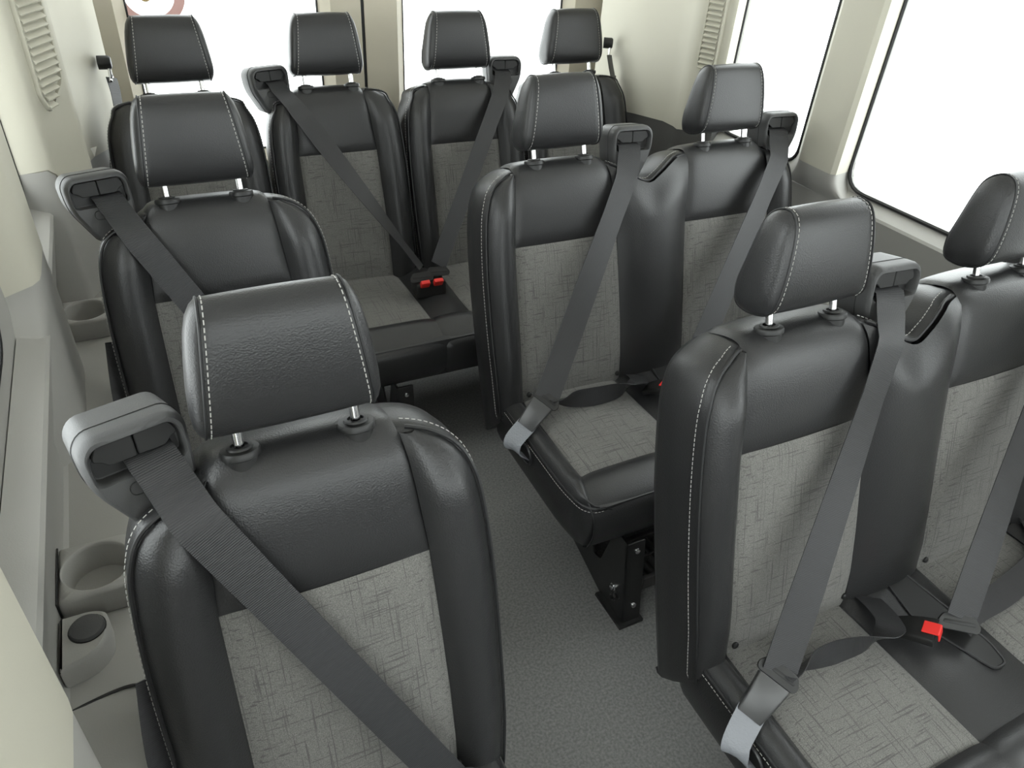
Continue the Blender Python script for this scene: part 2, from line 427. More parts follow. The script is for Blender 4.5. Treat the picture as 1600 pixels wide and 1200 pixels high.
# unseen front behind the camera, added to block skylight: dash and windscreen
fw = MB()
fw.box((-.30, -1.36, 0), (1.90, -1.30, 1.08)); fw.box((-.30, -1.36, 1.86), (1.90, -1.30, 2.0)); fw.box((-.30, -1.36, 1.08), (-.20, -1.30, 1.86)); fw.box((1.80, -1.36, 1.08), (1.90, -1.30, 1.86))
struct(fw.build('wall_front_blocker', DARKT, smooth=False), 'unseen dark dash and windscreen surround added to block light from the front')
ws = MB(); ws.box((-.20, -1.345, 1.08), (1.80, -1.340, 1.86)); WN += 1; struct(ws.build('window_%d' % WN, GLASS, smooth=False), 'unseen windscreen added behind the camera')
# flat pink ring of unknown kind on the left rear window
stk = MB(); cc = Vector((.130, YB+.0485, 1.205)); R1, R2 = .094, .066
def ring(r, y): return [(cc.x+r*1.12*math.cos(6.28319*k/40), y, cc.z+r*.98*math.sin(6.28319*k/40)) for k in range(40)]
stk.loft([ring(R2, YB+.0478), ring(R1, YB+.0478), ring(R1, YB+.0492), ring(R2, YB+.0492), ring(R2, YB+.0478)], False, False)
so = stk.build('pink_ring', PINKM); so['label'] = 'pinkish flat ring on the left rear window glass'; so['category'] = 'sticker'
mk = MB(); mk.lathe((.118, YB+.0478, 1.200), [(.016, 0), (.016, .0014)], (0, 1, 0), 12); mk.build('centre_mark', mat('tan_mark', (.55, .42, .22), .7), so)

# cup holders, capped lug and seams on the left ledge (pieces of the wall)
def cup_holder(yc, hw=.061, label=None):
    x0, x1 = -.2595, -.128; xc, r = -.2035, .049; zt = .650
    rect = round_poly([(x0, yc-hw), (x1, yc-hw*.95), (x1, yc+hw), (x0, yc+hw)], [.004, .05, .04, .004], 8)
    rect = resample(rect, 48); n = len(rect)
    cir = []
    for p in rect:
        a = math.atan2(p.y-yc, p.x-xc); cir.append(Vector((xc+r*math.cos(a), yc+r*math.sin(a))))
    mb = MB()
    def rg(P, z, k=1.0): return [(xc+(p.x-xc)*k, yc+(p.y-yc)*k, z) for p in P]
    mb.loft([rg(rect, .600), rg(rect, zt-.006), rg(inset(rect, .005), zt), rg(cir, zt+.001, 1.07), rg(cir, zt, 1.03), rg(cir, zt-.006), rg(cir, .575, .90), rg(cir, .572, .84)], False, False)
    mb.add(rg(cir, .573, .86), [tuple(range(n))])
    o = mb.build('cup_holder', GREYT, wall_left, sharp=60)
    t = MB(); t.tube([(x0-.001, yc-hw, zt-.03), (x0-.0005, yc-hw, zt), (x0-.0005, yc+hw, zt)], .0016, 6); t.build('gap', BLACK, o)
    return o
cup_holder(.985); cup_holder(1.86)
lg = MB(); L2 = round_poly([(-.2595, .805), (-.215, .815), (-.192, .845), (-.195, .895), (-.215, .905), (-.2595, .905)], [.003, .03, .035, .035, .01, .003], 6)
lg.loft([[(p.x, p.y, .598) for p in L2], [(p.x, p.y, .636) for p in L2], [(p.x, p.y, .642) for p in inset(L2, .005)]])
lug = lg.build('lug', GREYT, wall_left, sharp=50)
cp = MB(); cp.lathe((-.2215, .868, .640), [(.0245, 0), (.0245, .004), (.0225, .0075), (.012, .0095), (.001, .010)], n=28); cp.build('round_cap', HOUSE, lug, label='round dark plastic cap')
cg = MB(); cg.lathe((-.2215, .868, .6405), [(.0262, 0), (.0262, .0018)], n=28); cg.build('cap_gap', BLACK, lug)
sm_ = MB(); sm_.tube(catmull([(-.26, .765, .598), (-.20, .775, .6), (-.165, .772, .6), (-.149, .755, .595), (-.1435, .72, .55), (-.146, .62, .40), (-.147, .5, .3)], 6), .0022, 6)
sm_.build('trim_seam', BLACK, wall_left)

# ------------------------------------------------------------------ seats
BACKS = {}
RA_ = math.radians(16.5); SA, CA = math.sin(RA_), math.cos(RA_)
def BP(x, s, o, z0=1.0): return Vector((x, -s*SA - o*CA, z0 - s*CA + o*SA))     # back frame: across, down the back, out of the front face
def ts(s): return s + .014*max(0, 1-max(s, 0)/.16)
BFRONT = [(-.02, -.02), (.002, .004), (.010, .016), (.022, .026), (.045, .033), (.09, .037), (.2, .036), (.4, .034), (.55, .034), (.64, .026), (.70, .02)]
BFRONT = [(ts(a), b) for a, b in BFRONT]
def bf(s): return interp(BFRONT, s)
TOPP = catmull([(-.104, .028), (-.098, .006), (-.08, -.008), (-.05, -.0125), (-.02, -.013), (.0, -.008), (.014, .003), (.024, .018), (.032, .042), (.036, .08)], 3)
for _p in TOPP: _p.y = ts(_p.y)
def half_outline(w):
    k = w/.235
    return [(.0, .003), (.09, .003), (.135, .006), (.170, .018), (.198*k+.002, .042), (.218*k, .080), (.229*k, .14), (.236*k, .26), (.236*k, .42), (.232*k, .56), (.226*k, .665)]
def low_outline(w):
    k = w/.235
    return [(.0, .003), (.08, .003), (.112, .006), (.130, .016), (.150, .028), (.175, .036), (.200*k+.002, .054), (.218*k, .085), (.229*k, .14), (.236*k, .26), (.236*k, .42), (.232*k, .56), (.226*k, .665)]
def make_back(parent, centers, w, name='backrest', insl=.150, insr=.145, low=()):
    xs = centers; h = half_outline(w); hL = low_outline(w) if -1 in low else h; hR = low_outline(w) if 1 in low else h
    d = xs[-1]-xs[0]
    top = []
    left = [(-x+xs[0], ts(s)) for x, s in hL[::-1][:-1]]
    right = [(x+xs[-1], ts(s)) for x, s in hR[1:]]
    midp = []
    if len(xs) == 1: midp = [(xs[0], .003)]
    else:
        midp = [(xs[0], .003), (xs[0]+.09, .003), (xs[0]+.125, .006), (xs[0]+.160, .022), (xs[0]+.200, .048), (xs[0]+.230, .066), (xs[0]+.257, .070), (xs[0]+.282, .055),
                (xs[0]+.31, .036), (xs[0]+.345, .014), (xs[0]+.39, .005), (xs[-1]-.06, .003), (xs[-1], .003)]
    midp = [(x, ts(s)) for x, s in midp]
    O = catmull(left+midp+right, 5)
    nb = 14; bx0, bx1 = O[-1].x, O[0].x
    bot = [Vector((lerp(bx0, bx1, k/nb), .665, 0)) for k in range(1, nb)]
    nO = len(O); loop = O+bot; n = len(loop)
    # outward normals
    nor = []
    for i in range(n):
        t = loop[(i+1) % n]-loop[i-1]; t.normalize(); nor.append(Vector((t.y, -t.x, 0)))
    if sum((nor[i].y for i in range(nO//2-2, nO//2+2))) > 0 and len(xs) == 1: nor = [-q for q in nor]
    if len(xs) > 1:
        if nor[5].x > 0: nor = [-q for q in nor]
    def rg(fr, ex):
        R = []
        for i, p in enumerate(loop):
            f0 = bf(p.y)-.002
            q = p+nor[i]*ex
            sdrop = .080*fr*max(0, min(1, (p.y-.45)/.2))
            R.append(BP(q.x, q.y+sdrop, lerp(f0, -.108, fr)))
        return R
    shell = MB()
    shell.loft([[BP(p.x, min(p.y, .655), bf(p.y)-.014) for p in [loop[i]-nor[i]*.012 for i in range(n)]], rg(0, -.002), rg(.05, .002), rg(.18, .006), rg(.5, .008), rg(.8, .005), rg(.93, -.003), rg(1, -.016)])
    b = shell.build(name, SHELL, parent, sharp=50)
    # panels ---------------------------------------------------------
    def xi(c, side, s): return c + side*interp([(-.02, insl-.022 if side < 0 else insr-.022), (.0, (insl if side < 0 else insr)-.020), (.06, (insl if side < 0 else insr)-.012), (.2, insl if side < 0 else insr), (.45, insl+.003 if side < 0 else insr+.005), (.66, (insl if side < 0 else insr)+.004)], s)
    tabR = [(p.y, p.x) for p in O[nO//2:] if p.x > xs[-1]+.10]; tabL = [(p.y, p.x) for p in O[:nO//2+1] if p.x < xs[0]-.10][::-1]
    SC = .203
    OT = [(p.x, p.y) for p in O if p.y < .2]
    for c in xs:
        prof = [(p.x, p.y) for p in TOPP] + [(.0365, s) for s in (.11, .14, .17, .19, SC)]
        m = len(prof)-1
        def fn(u, v):
            k = v*m; i = min(int(k), m-1); t = k-i
            o = lerp(prof[i][0], prof[i+1][0], t); s = lerp(prof[i][1], prof[i+1][1], t)
            x = lerp(xi(c, -1, max(s, -.01)), xi(c, 1, max(s, -.01)), u)
            e = 1-abs(2*u-1)**14; ee = 1-max(0, (v-.86)/.14)**5
            sink = .006*(1-min(e, ee))
            bul = .004*(1-(2*u-1)**2)
            s += (interp(OT, x)-.0167)*max(0, 1-max(0, s)/.1)
            # push along local normal
            j = max(0, min(m-1, i)); to = prof[j+1][0]-prof[j][0]; ts = prof[j+1][1]-prof[j][1]; L = math.hypot(to, ts)
            no, ns = ts/L, -to/L
            return BP(x, s+ns*(bul-sink), o+no*(bul-sink))
        g = MB(); g.grid(fn, 28, 34); g.build('upper_panel', LEA, b, sharp=60)
        def fc(u, v):
            s = lerp(SC, .655, v); x = lerp(xi(c, -1, s), xi(c, 1, s), u)
            e = 1-abs(2*u-1)**12; ev = 1-abs(2*v-1)**20
            o = bf(s) + .004*math.sin(math.pi*v) + .006*(1-(2*u-1)**2) - .006*(1-min(e, ev))
            return BP(x, s, o)
        g = MB(); g.grid(fc, 22, 36); g.build('cloth_panel', CLOTH, b, sharp=60)
        for sx in (-.148, .148):
            rv = MB(); rv.lathe(BP(c+sx*.97, .607, bf(.6)+.001), [(.0075, 0), (.0068, .003), (.004, .0048), (.0005, .005)], BP(0, 0, 1)-BP(0, 0, 0), 12); rv.build('rivet', BLACK, b)
    # bolsters
    def bolster(xa, xb, st, flat, h_):
        def fb(u, v):
            s = lerp(st(u), .655, v)
            x = lerp(xa(s), xb(s), u)
            rampt = min(1, v/.16); rampt = rampt*rampt*(3-2*rampt)
            puff = (1-abs(2*u-1)**(2.6 if flat else 2.2))
            # higher crest towards the outer side
            o = bf(s) - .003 + (h_*(.40+.60*rampt))*puff*(1-.35*max(0, (v-.75)/.25)) 
            return BP(x, s, o)
        g = MB(); g.grid(fb, 18, 44); return g.build('bolster', LEA, b, sharp=70)
    bolster(lambda s: interp(tabL, s)+.001, lambda s: xi(xs[0], -1, s), lambda u: .0225, False, .031)
    bolster(lambda s: xi(xs[-1], 1, s), lambda s: interp(tabR, s)-.001, lambda u: .0225, False, .031)
    if len(xs) > 1:
        vt = [(p.x, p.y) for p in O if xs[0]+.08 < p.x < xs[-1]-.08]
        g = bolster(lambda s: xi(xs[0], 1, s), lambda s: xi(xs[1], -1, s),
                    lambda u: interp(vt, lerp(xs[0]+insr-.012, xs[1]-insl+.012, u))+.003, True, .030)
    # piping and stitching along the outline
    run = [i for i in range(nO)]
    st = MB()
    pts = []; ptss = []
    for i in run:
        p = loop[i]; q = p+nor[i]*.002; f0 = bf(p.y)
        pts.append(BP(q.x, q.y, f0-.001)); q = p+nor[i]*.0075; ptss.append(BP(q.x, q.y, f0-.018))
    def seg(P, cond):
        out = [[]]
        for i, p in enumerate(P):
            if cond(loop[i]): out[-1].append(p)
            elif out[-1]: out.append([])
        return [o for o in out if len(o) > 2]
    def cond(p):
        for c in xs:
            if c-insl+.012 < p.x < c+insr-.012 and p.y < .045: return False
        return True
    for sgm in seg(pts, cond):
        pp = MB(); pp.tube(sgm, .0030, 6); pp.build('piping', PIPE, b)
    for sgm in seg(ptss, cond): stitches(st, sgm)
    so_ = st.build('stitching', STITCH, b, smooth=False); so_['kind'] = 'stuff'
    trees = [BVHTree.FromPolygons([v.co.copy() for v in o.data.vertices], [tuple(p.vertices) for p in o.data.polygons]) for o in [b]+list(b.children) if o.name.split('.')[0] in ('backrest', 'bolster', 'upper_panel', 'cloth_panel')]
    BACKS.setdefault(parent.name, []).extend(trees)
    return b

# headrest prototype mesh data --------------------------------------
def headrest_meshes():
    HB, HT = .029, .198
    sec = catmull([(.030, HB+.004), (.041, HB+.020), (.044, HB+.055), (.042, HB+.10), (.036, HT-.030), (.024, HT-.008), (.002, HT+.001), (-.022, HT-.006), (-.036, HT-.028), (-.050, HT-.085), (-.058, HB+.045), (-.050, HB+.012), (-.020, HB-.001), (.010, HB-.002)], 4, closed=True)
    for p in sec: p.x += .17*(p.y-HB)-.004
    oc = sum(p.x for p in sec)/len(sec); hc = sum(p.y for p in sec)/len(sec)
    def w(hh): return lerp(.102, .080, max(0, min(1, (hh-HB)/(HT-HB))))**1.0
    rings = []
    def rg(side, sh, xo):
        R = []
        for p in sec:
            o = oc+(p.x-oc)*sh; hh = hc+(p.y-hc)*sh
            R.append(BP(side*(w(hh)+xo), -hh, o))
        return R
    caps = [(.03, .0185), (.30, .018), (.58, .0165), (.80, .0130), (.93, .0075), (1.0, .001)]
    for sh, xo in caps: rings.append(rg(-1, sh, xo))
    for k in range(1, 12):
        u = -1+2*k/12; R = []
        for p in sec:
            pf = 1+.055*(1-u*u)
            R.append(BP(u*w(p.y), -(hc+(p.y-hc)*(1+.02*(1-u*u))), oc+(p.x-oc)*pf))
        rings.append(R)
    for sh, xo in caps[::-1]: rings.append(rg(1, sh, xo))
    mb = MB(); mb.loft(rings)
    st = MB(); sms = []
    for sd in (-1, 1):
        seams = MB(); sms.append(seams)
        loopf = [BP(sd*(w(p.y)+.0006), -(hc+(p.y-hc)*1.004), oc+(p.x-oc)*1.006) for p in sec]
        seams.tube(loopf, .0016, 6, closed=True)
        sp = [BP(sd*(w(p.y)-.005), -(hc+(p.y-hc)*1.010), oc+(p.x-oc)*1.016) for p in sec]
        sp = [p for p, q in zip(sp, sec) if q.x > -.02+.17*(q.y-HB) or q.y > HT-.05]
        # keep the order continuous: front bottom -> top -> rear
        stitches(st, sp[:-4])
    post = MB(); post.lathe(BP(0, .012, 0), [(.0066, 0), (.0066, .085)], BP(0, -1, 0)-BP(0, 0, 0), 14)
    col = MB(); col.lathe(BP(0, .0245, 0), [(.0205, 0), (.0215, .0165), (.0245, .0185), (.0250, .0245), (.0235, .0275), (.0165, .0285), (.0155, .0310), (.0110, .0315), (.0105, .0285), (.006, .0285)], BP(0, -1, 0)-BP(0, 0, 0), 24)
    def bake(mb_, nm, m, sharp=50): 
        o = mb_.build(nm, m, None, sharp=sharp); return o
    return dict(head=bake(mb, 'headrest', LEA, 60), seam=bake(sms[0], 'seam_piping', PIPE), seam2=bake(sms[1], 'seam_piping', PIPE), st=bake(st, 'stitching', STITCH), post=bake(post, 'post', CHROME), col=bake(col, 'headrest_collar', BLACK))
HP = headrest_meshes()
HP_used = [False]
def link_copy(o, parent, loc=(0, 0, 0), rot=None):
    c = o.copy(); C.objects.link(c); c.parent = parent; c.location = loc
    if rot: c.rotation_euler = rot
    return c
def add_headrest(parent, x, lift=0.0, dx=0.0):
    up = BP(0, -1, 0)-BP(0, 0, 0)
    h = link_copy(HP['head'], parent, Vector((x+dx, 0, 0))+up*lift)
    link_copy(HP['seam'], h); link_copy(HP['seam2'], h); s = link_copy(HP['st'], h); s['kind'] = 'stuff'
    for sx in (-.0735, .0735):
        link_copy(HP['post'], h, (sx-dx, 0, 0))
        link_copy(HP['col'], parent, (x+sx, 0, 0))
    return h

# shoulder belt guide prototype -------------------------------------
def guide_meshes():
    """local: x across, z up, front at -y, origin at the guide's centre"""
    sil = resample(round_poly([(-.060, -.012), (-.062, .036), (-.048, .054), (.048, .054), (.061, .036), (.058, -.030), (.045, -.080), (-.022, -.084)], [.025, .02, .02, .02, .02, .012, .010, .012], 6), 72)
    n = len(sil)
    sc = Vector((0, .018))
    slot = []
    S = round_poly([(-.051, -.008), (.050, -.008), (.050, .028), (.042, .042), (-.042, .042), (-.052, .030)], .008, 6)
    # sample slot loop by angle so that it pairs with the silhouette
    def hit(P, a):
        d = Vector((math.cos(a), math.sin(a))); best = None
        for i in range(len(P)):
            p, q = P[i-1]-sc, P[i]-sc; e = q-p
            den = d.x*e.y-d.y*e.x
            if abs(den) < 1e-12: continue
            t = (p.x*e.y-p.y*e.x)/den; u = (p.x*d.y-p.y*d.x)/den
            if t > 0 and -1e-6 <= u <= 1+1e-6: best = t if best is None else max(best, t)
        return sc + d*(best or .01)
    for p in sil:
        v = p-sc; slot.append(hit(S, math.atan2(v.y, v.x)))
    def put(P, y, k=1): return [(p.x*k, y, p.y*k) for p in P]
    ms = {}
    mb = MB()
    mb.loft([put(sil, .058, .88), put(sil, .050, .96), put(sil, .005), put(sil, -.022), put(inset(sil, .002), -.030), put(inset(sil, .006), -.034), put([q+(q-sc)*.05 for q in slot], -.034), put(slot, -.031), put(slot, -.012)], True, False)
    mb.add(put(slot, -.012), [tuple(range(n))])
    ms['body'] = mb.build('belt_guide', HOUSE, None, sharp=45)
    ln = MB(); ln.tube(put(inset(sil, -.0003), -.002), .0008, 5, closed=True); ms['line'] = ln.build('parting_line', BLACK, None)
    for sd in (-1, 1):
        f = MB(); P = round_poly([(sd*.0008, .012), (sd*.032, .012), (sd*.040, .020), (sd*.047, .022), (sd*.0475, .028), (sd*.041, .0405), (sd*.0008, .0405)], .003, 3)
        f.loft([put(P, -.011), put(P, -.0265), put(inset(P, .0012), -.0275)]); ms['flap%d' % sd] = f.build('slot_flap', SLOTP, None, sharp=30)
    g = MB(); P = round_poly([(-.049, -.005), (.048, -.005), (.047, .020), (-.048, .020)], .006, 4); g.loft([put(P, -.0125), put(P, -.0135)]); ms['gap'] = g.build('slot_shade', BLACK, None)  # black plate painting in the darkness of the deep slot
    r = MB()
    r.tube(put(round_poly([(-.022, -.034), (.036, -.034), (.036, -.016), (-.022, -.016)], .009, 5), -.0345), .0007, 5, closed=True)
    r.tube(put(round_poly([(-.012, -.015), (-.012, -.004), (.03, -.004)], [.001, .008, .001], 5), -.0345), .0007, 5)
    ms['mark'] = r.build('release_outline', SLOTP, None)
    return ms
GP = guide_meshes()
def add_guide(parent, x, sgn):
    """sgn -1: guide on the left shoulder (faces towards +x), +1: right shoulder"""
    e = None
    base = BP(x, -.014, -.030)
    rot = (math.radians(-10), 0, math.radians(16 if sgn < 0 else -4))
    b = link_copy(GP['body'], parent, base, rot)
    b.scale = (1 if sgn < 0 else -1, 1, 1)
    for k in ('line', 'flap-1', 'flap1', 'gap', 'mark'): link_copy(GP[k], b)
    Mx = Matrix.Translation(base) @ Matrix.Rotation(rot[2], 4, 'Z') @ Matrix.Rotation(rot[0], 4, 'X')
    return b, Mx

def make_cushion(parent, centers, hw, yb=-.16, yf=-.640, pedestal=True, joint=True):
    xs = centers; x0, x1 = xs[0]-hw, xs[-1]+hw
    plan = round_poly([(x0+.006, yb), (x0, yf+.10), (x0+.015, yf), (x1-.015, yf), (x1, yf+.10), (x1-.006, yb)], [.02, .10, .075, .075, .10, .02], 8)
    def rg(z, d, dz=0): return [(p.x, p.y, z+dz*max(0, (p.y-yf))/.48) for p in inset(plan, d)]
    sh = MB(); sh.loft([rg(.268, .040), rg(.272, .012), rg(.300, .001), rg(.345, -.004), rg(.385, -.001), rg(.402, .006), rg(.404, .02)])
    cu = sh.build('cushion', SHELL, parent, sharp=50)
    xl, xr = .165, .142
    yc = -.525                                   # front edge of the cloth
    for c in xs:
        def fc(u, v):
            y = lerp(yb-.03, yc, v); x = c+lerp(-xl, xr, u)
            e = 1-abs(2*u-1)**12; ev = 1-max(0, (v-.85)/.15)**4
            return Vector((x, y, .407+.014*(1-(2*u-1)**2)*math.sin(math.pi*min(1, .25+v*.75)) + .004*v - .006*(1-min(e, ev))))
        g = MB(); g.grid(fc, 20, 30); g.build('cloth_panel', CLOTH, cu, sharp=60)
    # leather roll along the front (one panel per seat and divider)
    prof = catmull([(yc, .412), (yc-.025, .424), (yc-.062, .420), (yf-.004+.008, .395), (yf-.010, .365), (yf-.010, .325), (yf+.004, .285), (yf+.02, .270)], 5)
    m = len(prof)-1
    edges = [x0+.03]+[e for c in xs for e in ((c-xl, c+xr) if len(xs) > 1 else ())][1:-1]+[x1-.03]
    cuts = [x0+.030] + [xs[k]+xr for k in range(len(xs)-1) for _ in (0,)] + [x1-.030]
    cuts = sorted(set(cuts + [xs[k+1]-xl for k in range(len(xs)-1)]))
    def fl_(y): t = max(0, min(1, (yc-y)/(yc-yf-.012))); return lerp(xs[0]-xl, x0+.030, t**.8) if len(xs) > 0 else 0
    def fr_(y): t = max(0, min(1, (yc-y)/(yc-yf-.012))); return lerp(xs[-1]+xr, x1-.030, t**.8)
    def rz(y):
        for p, q in zip(prof, prof[1:]):
            if p.x >= y >= q.x and p.x > q.x: return lerp(p.y, q.y, (p.x-y)/(p.x-q.x))
        return prof[0].y if y > prof[0].x else .385
    for a, b_ in zip(cuts, cuts[1:]):
        def ff(u, v):
            k = v*m; i = min(int(k), m-1); t = k-i; y = lerp(prof[i].x, prof[i+1].x, t); z = lerp(prof[i].y, prof[i+1].y, t)
            e = abs(2*u-1)**10*.004
            to = prof[i+1].x-prof[i].x; tz = prof[i+1].y-prof[i].y; L = math.hypot(to, tz) or 1
            ny, nz = tz/L, -to/L
            e2 = -e + .003*(1-(2*u-1)**2)
            aa, bb = a, b_
            if a == cuts[0]: aa = fl_(y if v < .55 else yf-.01)
            if b_ == cuts[-1]: bb = fr_(y if v < .55 else yf-.01)
            x = lerp(aa, bb, u)
            return Vector((x, y+ny*e2, z+nz*e2))
        g = MB(); g.grid(ff, 16, 30); g.build('front_roll', LEA, cu, sharp=60)
    # side bolsters and dividers
    def cornerx(y): t = max(0, min(1, (yf+.085-y)/.085)); return .075*(1-math.sqrt(max(0, 1-t*t)))
    def side(kind, xa, xb, h_):
        ye = yf+.000 if kind else yc
        def fs(u, v):
            y = lerp(yb, ye, v)
            a, b = xa, xb
            if kind < 0: a = x0+.006+cornerx(y); b = max(a+.002, fl_(y))
            if kind > 0: b = x1-.006-cornerx(y); a = min(b-.002, fr_(y))
            p = (1-abs(2*u-1)**2.3)
            zi = rz(y)-.004 if y < yc else .404; zo = .403
            k = lerp(zo, zi, u) if kind < 0 else lerp(zi, zo, u) if kind > 0 else .404
            return Vector((lerp(a, b, u), y, k+h_*p*(1-.45*max(0, (v-.7)/.3))-(.012*max(0, (v-.93)/.07)**2 if kind else 0)))
        g = MB(); g.grid(fs, 14, 34); return g.build('side_bolster', LEA, cu, sharp=70)
    side(-1, x0+.004, xs[0]-xl, .020); side(1, xs[-1]+xr, x1-.004, .020)
    for k in range(len(xs)-1): side(0, xs[k]+xr, xs[k+1]-xl, .018)
    # front corner roll ends
    st = MB()
    top = rg(.4035, .004); n = len(top)
    L = [p for p in top if p[0] < x0+.075 and p[1] < yb-.02]
    L = sorted(L, key=lambda p: -p[1]); Rr_ = sorted([p for p in top if p[0] > x1-.075 and p[1] < yb-.02], key=lambda p: -p[1])
    for S_ in (L, Rr_):
        pp = MB(); pp.tube([(p[0], p[1], p[2]+.0015) for p in S_], .003, 6); pp.build('piping', PIPE, cu)
        sx = -1 if S_ is L else 1
        stitches(st, [(p[0]+sx*.004, p[1]-.002, p[2]-.007) for p in S_])
    for xx in (x0+.030, x1-.030):
        pp = MB(); pp.tube([(xx, p.x-.001, p.y+.001) for p in prof[12:]], .0022, 6); pp.build('piping', PIPE, cu)
    s_ = st.build('stitching', STITCH, cu, smooth=False); s_['kind'] = 'stuff'
    # frame under the cushion
    fr = MB(); fr.box((x0+.05, yf+.08, .245), (x1-.05, yb-.02, .275)); bevel(fr.build('seat_frame', LEGM, parent, smooth=False), .006)
    return cu

def add_pedestal(parent, x, yf=-.62):
    """black steel stand: side plate with a notch, front flange, foot rail and bolts"""
    pl = [(-.700, .0), (-.60, .0), (-.30, .10), (-.22, .262), (-.47, .262), (-.50, .15), (-.53, .105), (-.562, .115), (-.598, .262), (-.655, .262)]
    mb = MB()
    P = round_poly(pl, .008, 3)
    mb.loft([[(x-.003, p.x, p.y) for p in P], [(x+.003, p.x, p.y) for p in P]])
    pd = mb.build('pedestal', LEGM, parent, smooth=False)
    f = MB(); f.loft([[(x-.003, -.700, 0), (x+.05, -.700, 0), (x+.05, -.692, 0), (x-.003, -.692, 0)], [(x-.003, -.655, .262), (x+.05, -.655, .262), (x+.05, -.647, .262), (x-.003, -.647, .262)]])
    bevel(f.build('front_flange', LEGM, pd, smooth=False), .002)
    for (y, z) in ((-.655, .075), (-.64, .05), (-.635, .085)):
        bo = MB(); bo.lathe((x-.003, y, z), [(.011, 0), (.011, .003), (.007, .004), (.007, .009), (.0005, .0095)], (-1, 0, 0), 12); bo.build('bolt', CHROME if z == .085 else LEGM, pd)
    for z in (.06, .235):
        bo = MB(); yy = -.700+.045*z/.262; bo.lathe((x+.026, yy, z), [(.008, 0), (.007, .004), (.0005, .006)], (0, -1, .17), 12); bo.build('bolt', CHROME, pd)
    r = MB(); r.box((x-.018, -.708, 0), (x+.055, -.585, .010)); r.build('foot_rail', BLACK, pd, smooth=False)
    return pd

def arc_pts(a, b, bow, n=24):
    """points from a to b, bowed along vector bow (parabola)"""
    return [lerp(Vector(a), Vector(b), k/n)+Vector(bow)*4*(k/n)*(1-k/n) for k in range(n+1)]

def shoulder_belt(parent, Mx, sgn, xe, se, oe, twist=0.0, half=.0285, oo=.060):
    """from the guide's slot down across the back to (xe, se)"""
    belt = bpy.data.objects.new('seat_belt', None); C.objects.link(belt); belt.parent = parent
    sx = .012*(-sgn)
    A = Mx @ Vector((sx, -.014, .010)); B = Mx @ Vector((sx, -.033, .004)); B2 = Mx @ Vector((sx*1.3, -.043, -.014))
    # where it comes to lie on the back, in back coordinates
    def inv(P): v = P-Vector((0, 0, 1)); return Vector((v.x, -(v.y*SA+v.z*CA), -v.y*CA+v.z*SA))
    b0 = inv(B2); c0 = Vector((xe, se, oe))
    dirx = (c0-b0)
    # a taut strap: the upper envelope over the upholstery below it
    trees = BACKS[parent.name]
    nn = BP(0, 0, 1)-BP(0, 0, 0)
    dx, ds = c0.x-b0.x, c0.y-b0.y; L = math.hypot(dx, ds); px, ps = -ds/L, dx/L
    nseg = 40; S = []
    for k in range(nseg+1):
        t = k/nseg; hi = -.05
        for e_ in (-1, -.5, 0, .5, 1):
            q = BP(lerp(b0.x, c0.x, t)+px*half*e_, lerp(b0.y, c0.y, t)+ps*half*e_, .3)
            for tr in trees:
                h = tr.ray_cast(q, -nn, .5)
                if h[0] is not None: hi = max(hi, .3-h[3])
        S.append((t, hi+.0035))
    S = [(0, max(b0.z, -.05))] + [p for p in S if .0 < p[0] < .93] + [(1, oe)]
    hull = []
    for p in S:
        while len(hull) > 1 and (hull[-1][1]-hull[-2][1])*(p[0]-hull[-2][0]) <= (p[1]-hull[-2][1])*(hull[-1][0]-hull[-2][0]): hull.pop()
        hull.append(p)
    pts = [A, B, B2]; wid = []
    for k in range(1, nseg+1):
        t = k/nseg
        pts.append(BP(lerp(b0.x, c0.x, t), lerp(b0.y, c0.y, t), interp(hull, t)))
    dn = Vector((dirx.x, 0, dirx.y)).normalized()          # in-plane direction x, s
    w2 = (BP(dn.z, -dn.x, 0)-BP(0, 0, 0))                  # perpendicular within the back plane
    wx = (Mx.to_3x3() @ Vector((1, 0, 0)))
    if w2.dot(wx) < 0: w2 = -w2
    nrm = BP(0, 0, 1)-BP(0, 0, 0)
    for k in range(len(pts)):
        t = max(0, (k-2)/nseg)
        w = lerp(wx, w2, min(1, t/.25))
        if twist:
            a = twist*max(0, min(1, (t-.25)/.6)); a = a*1.0
            w = w*math.cos(a)+nrm*math.sin(a)
        wid.append(w)
    strap(pts, wid, belt, half)
    return belt, pts[-1]

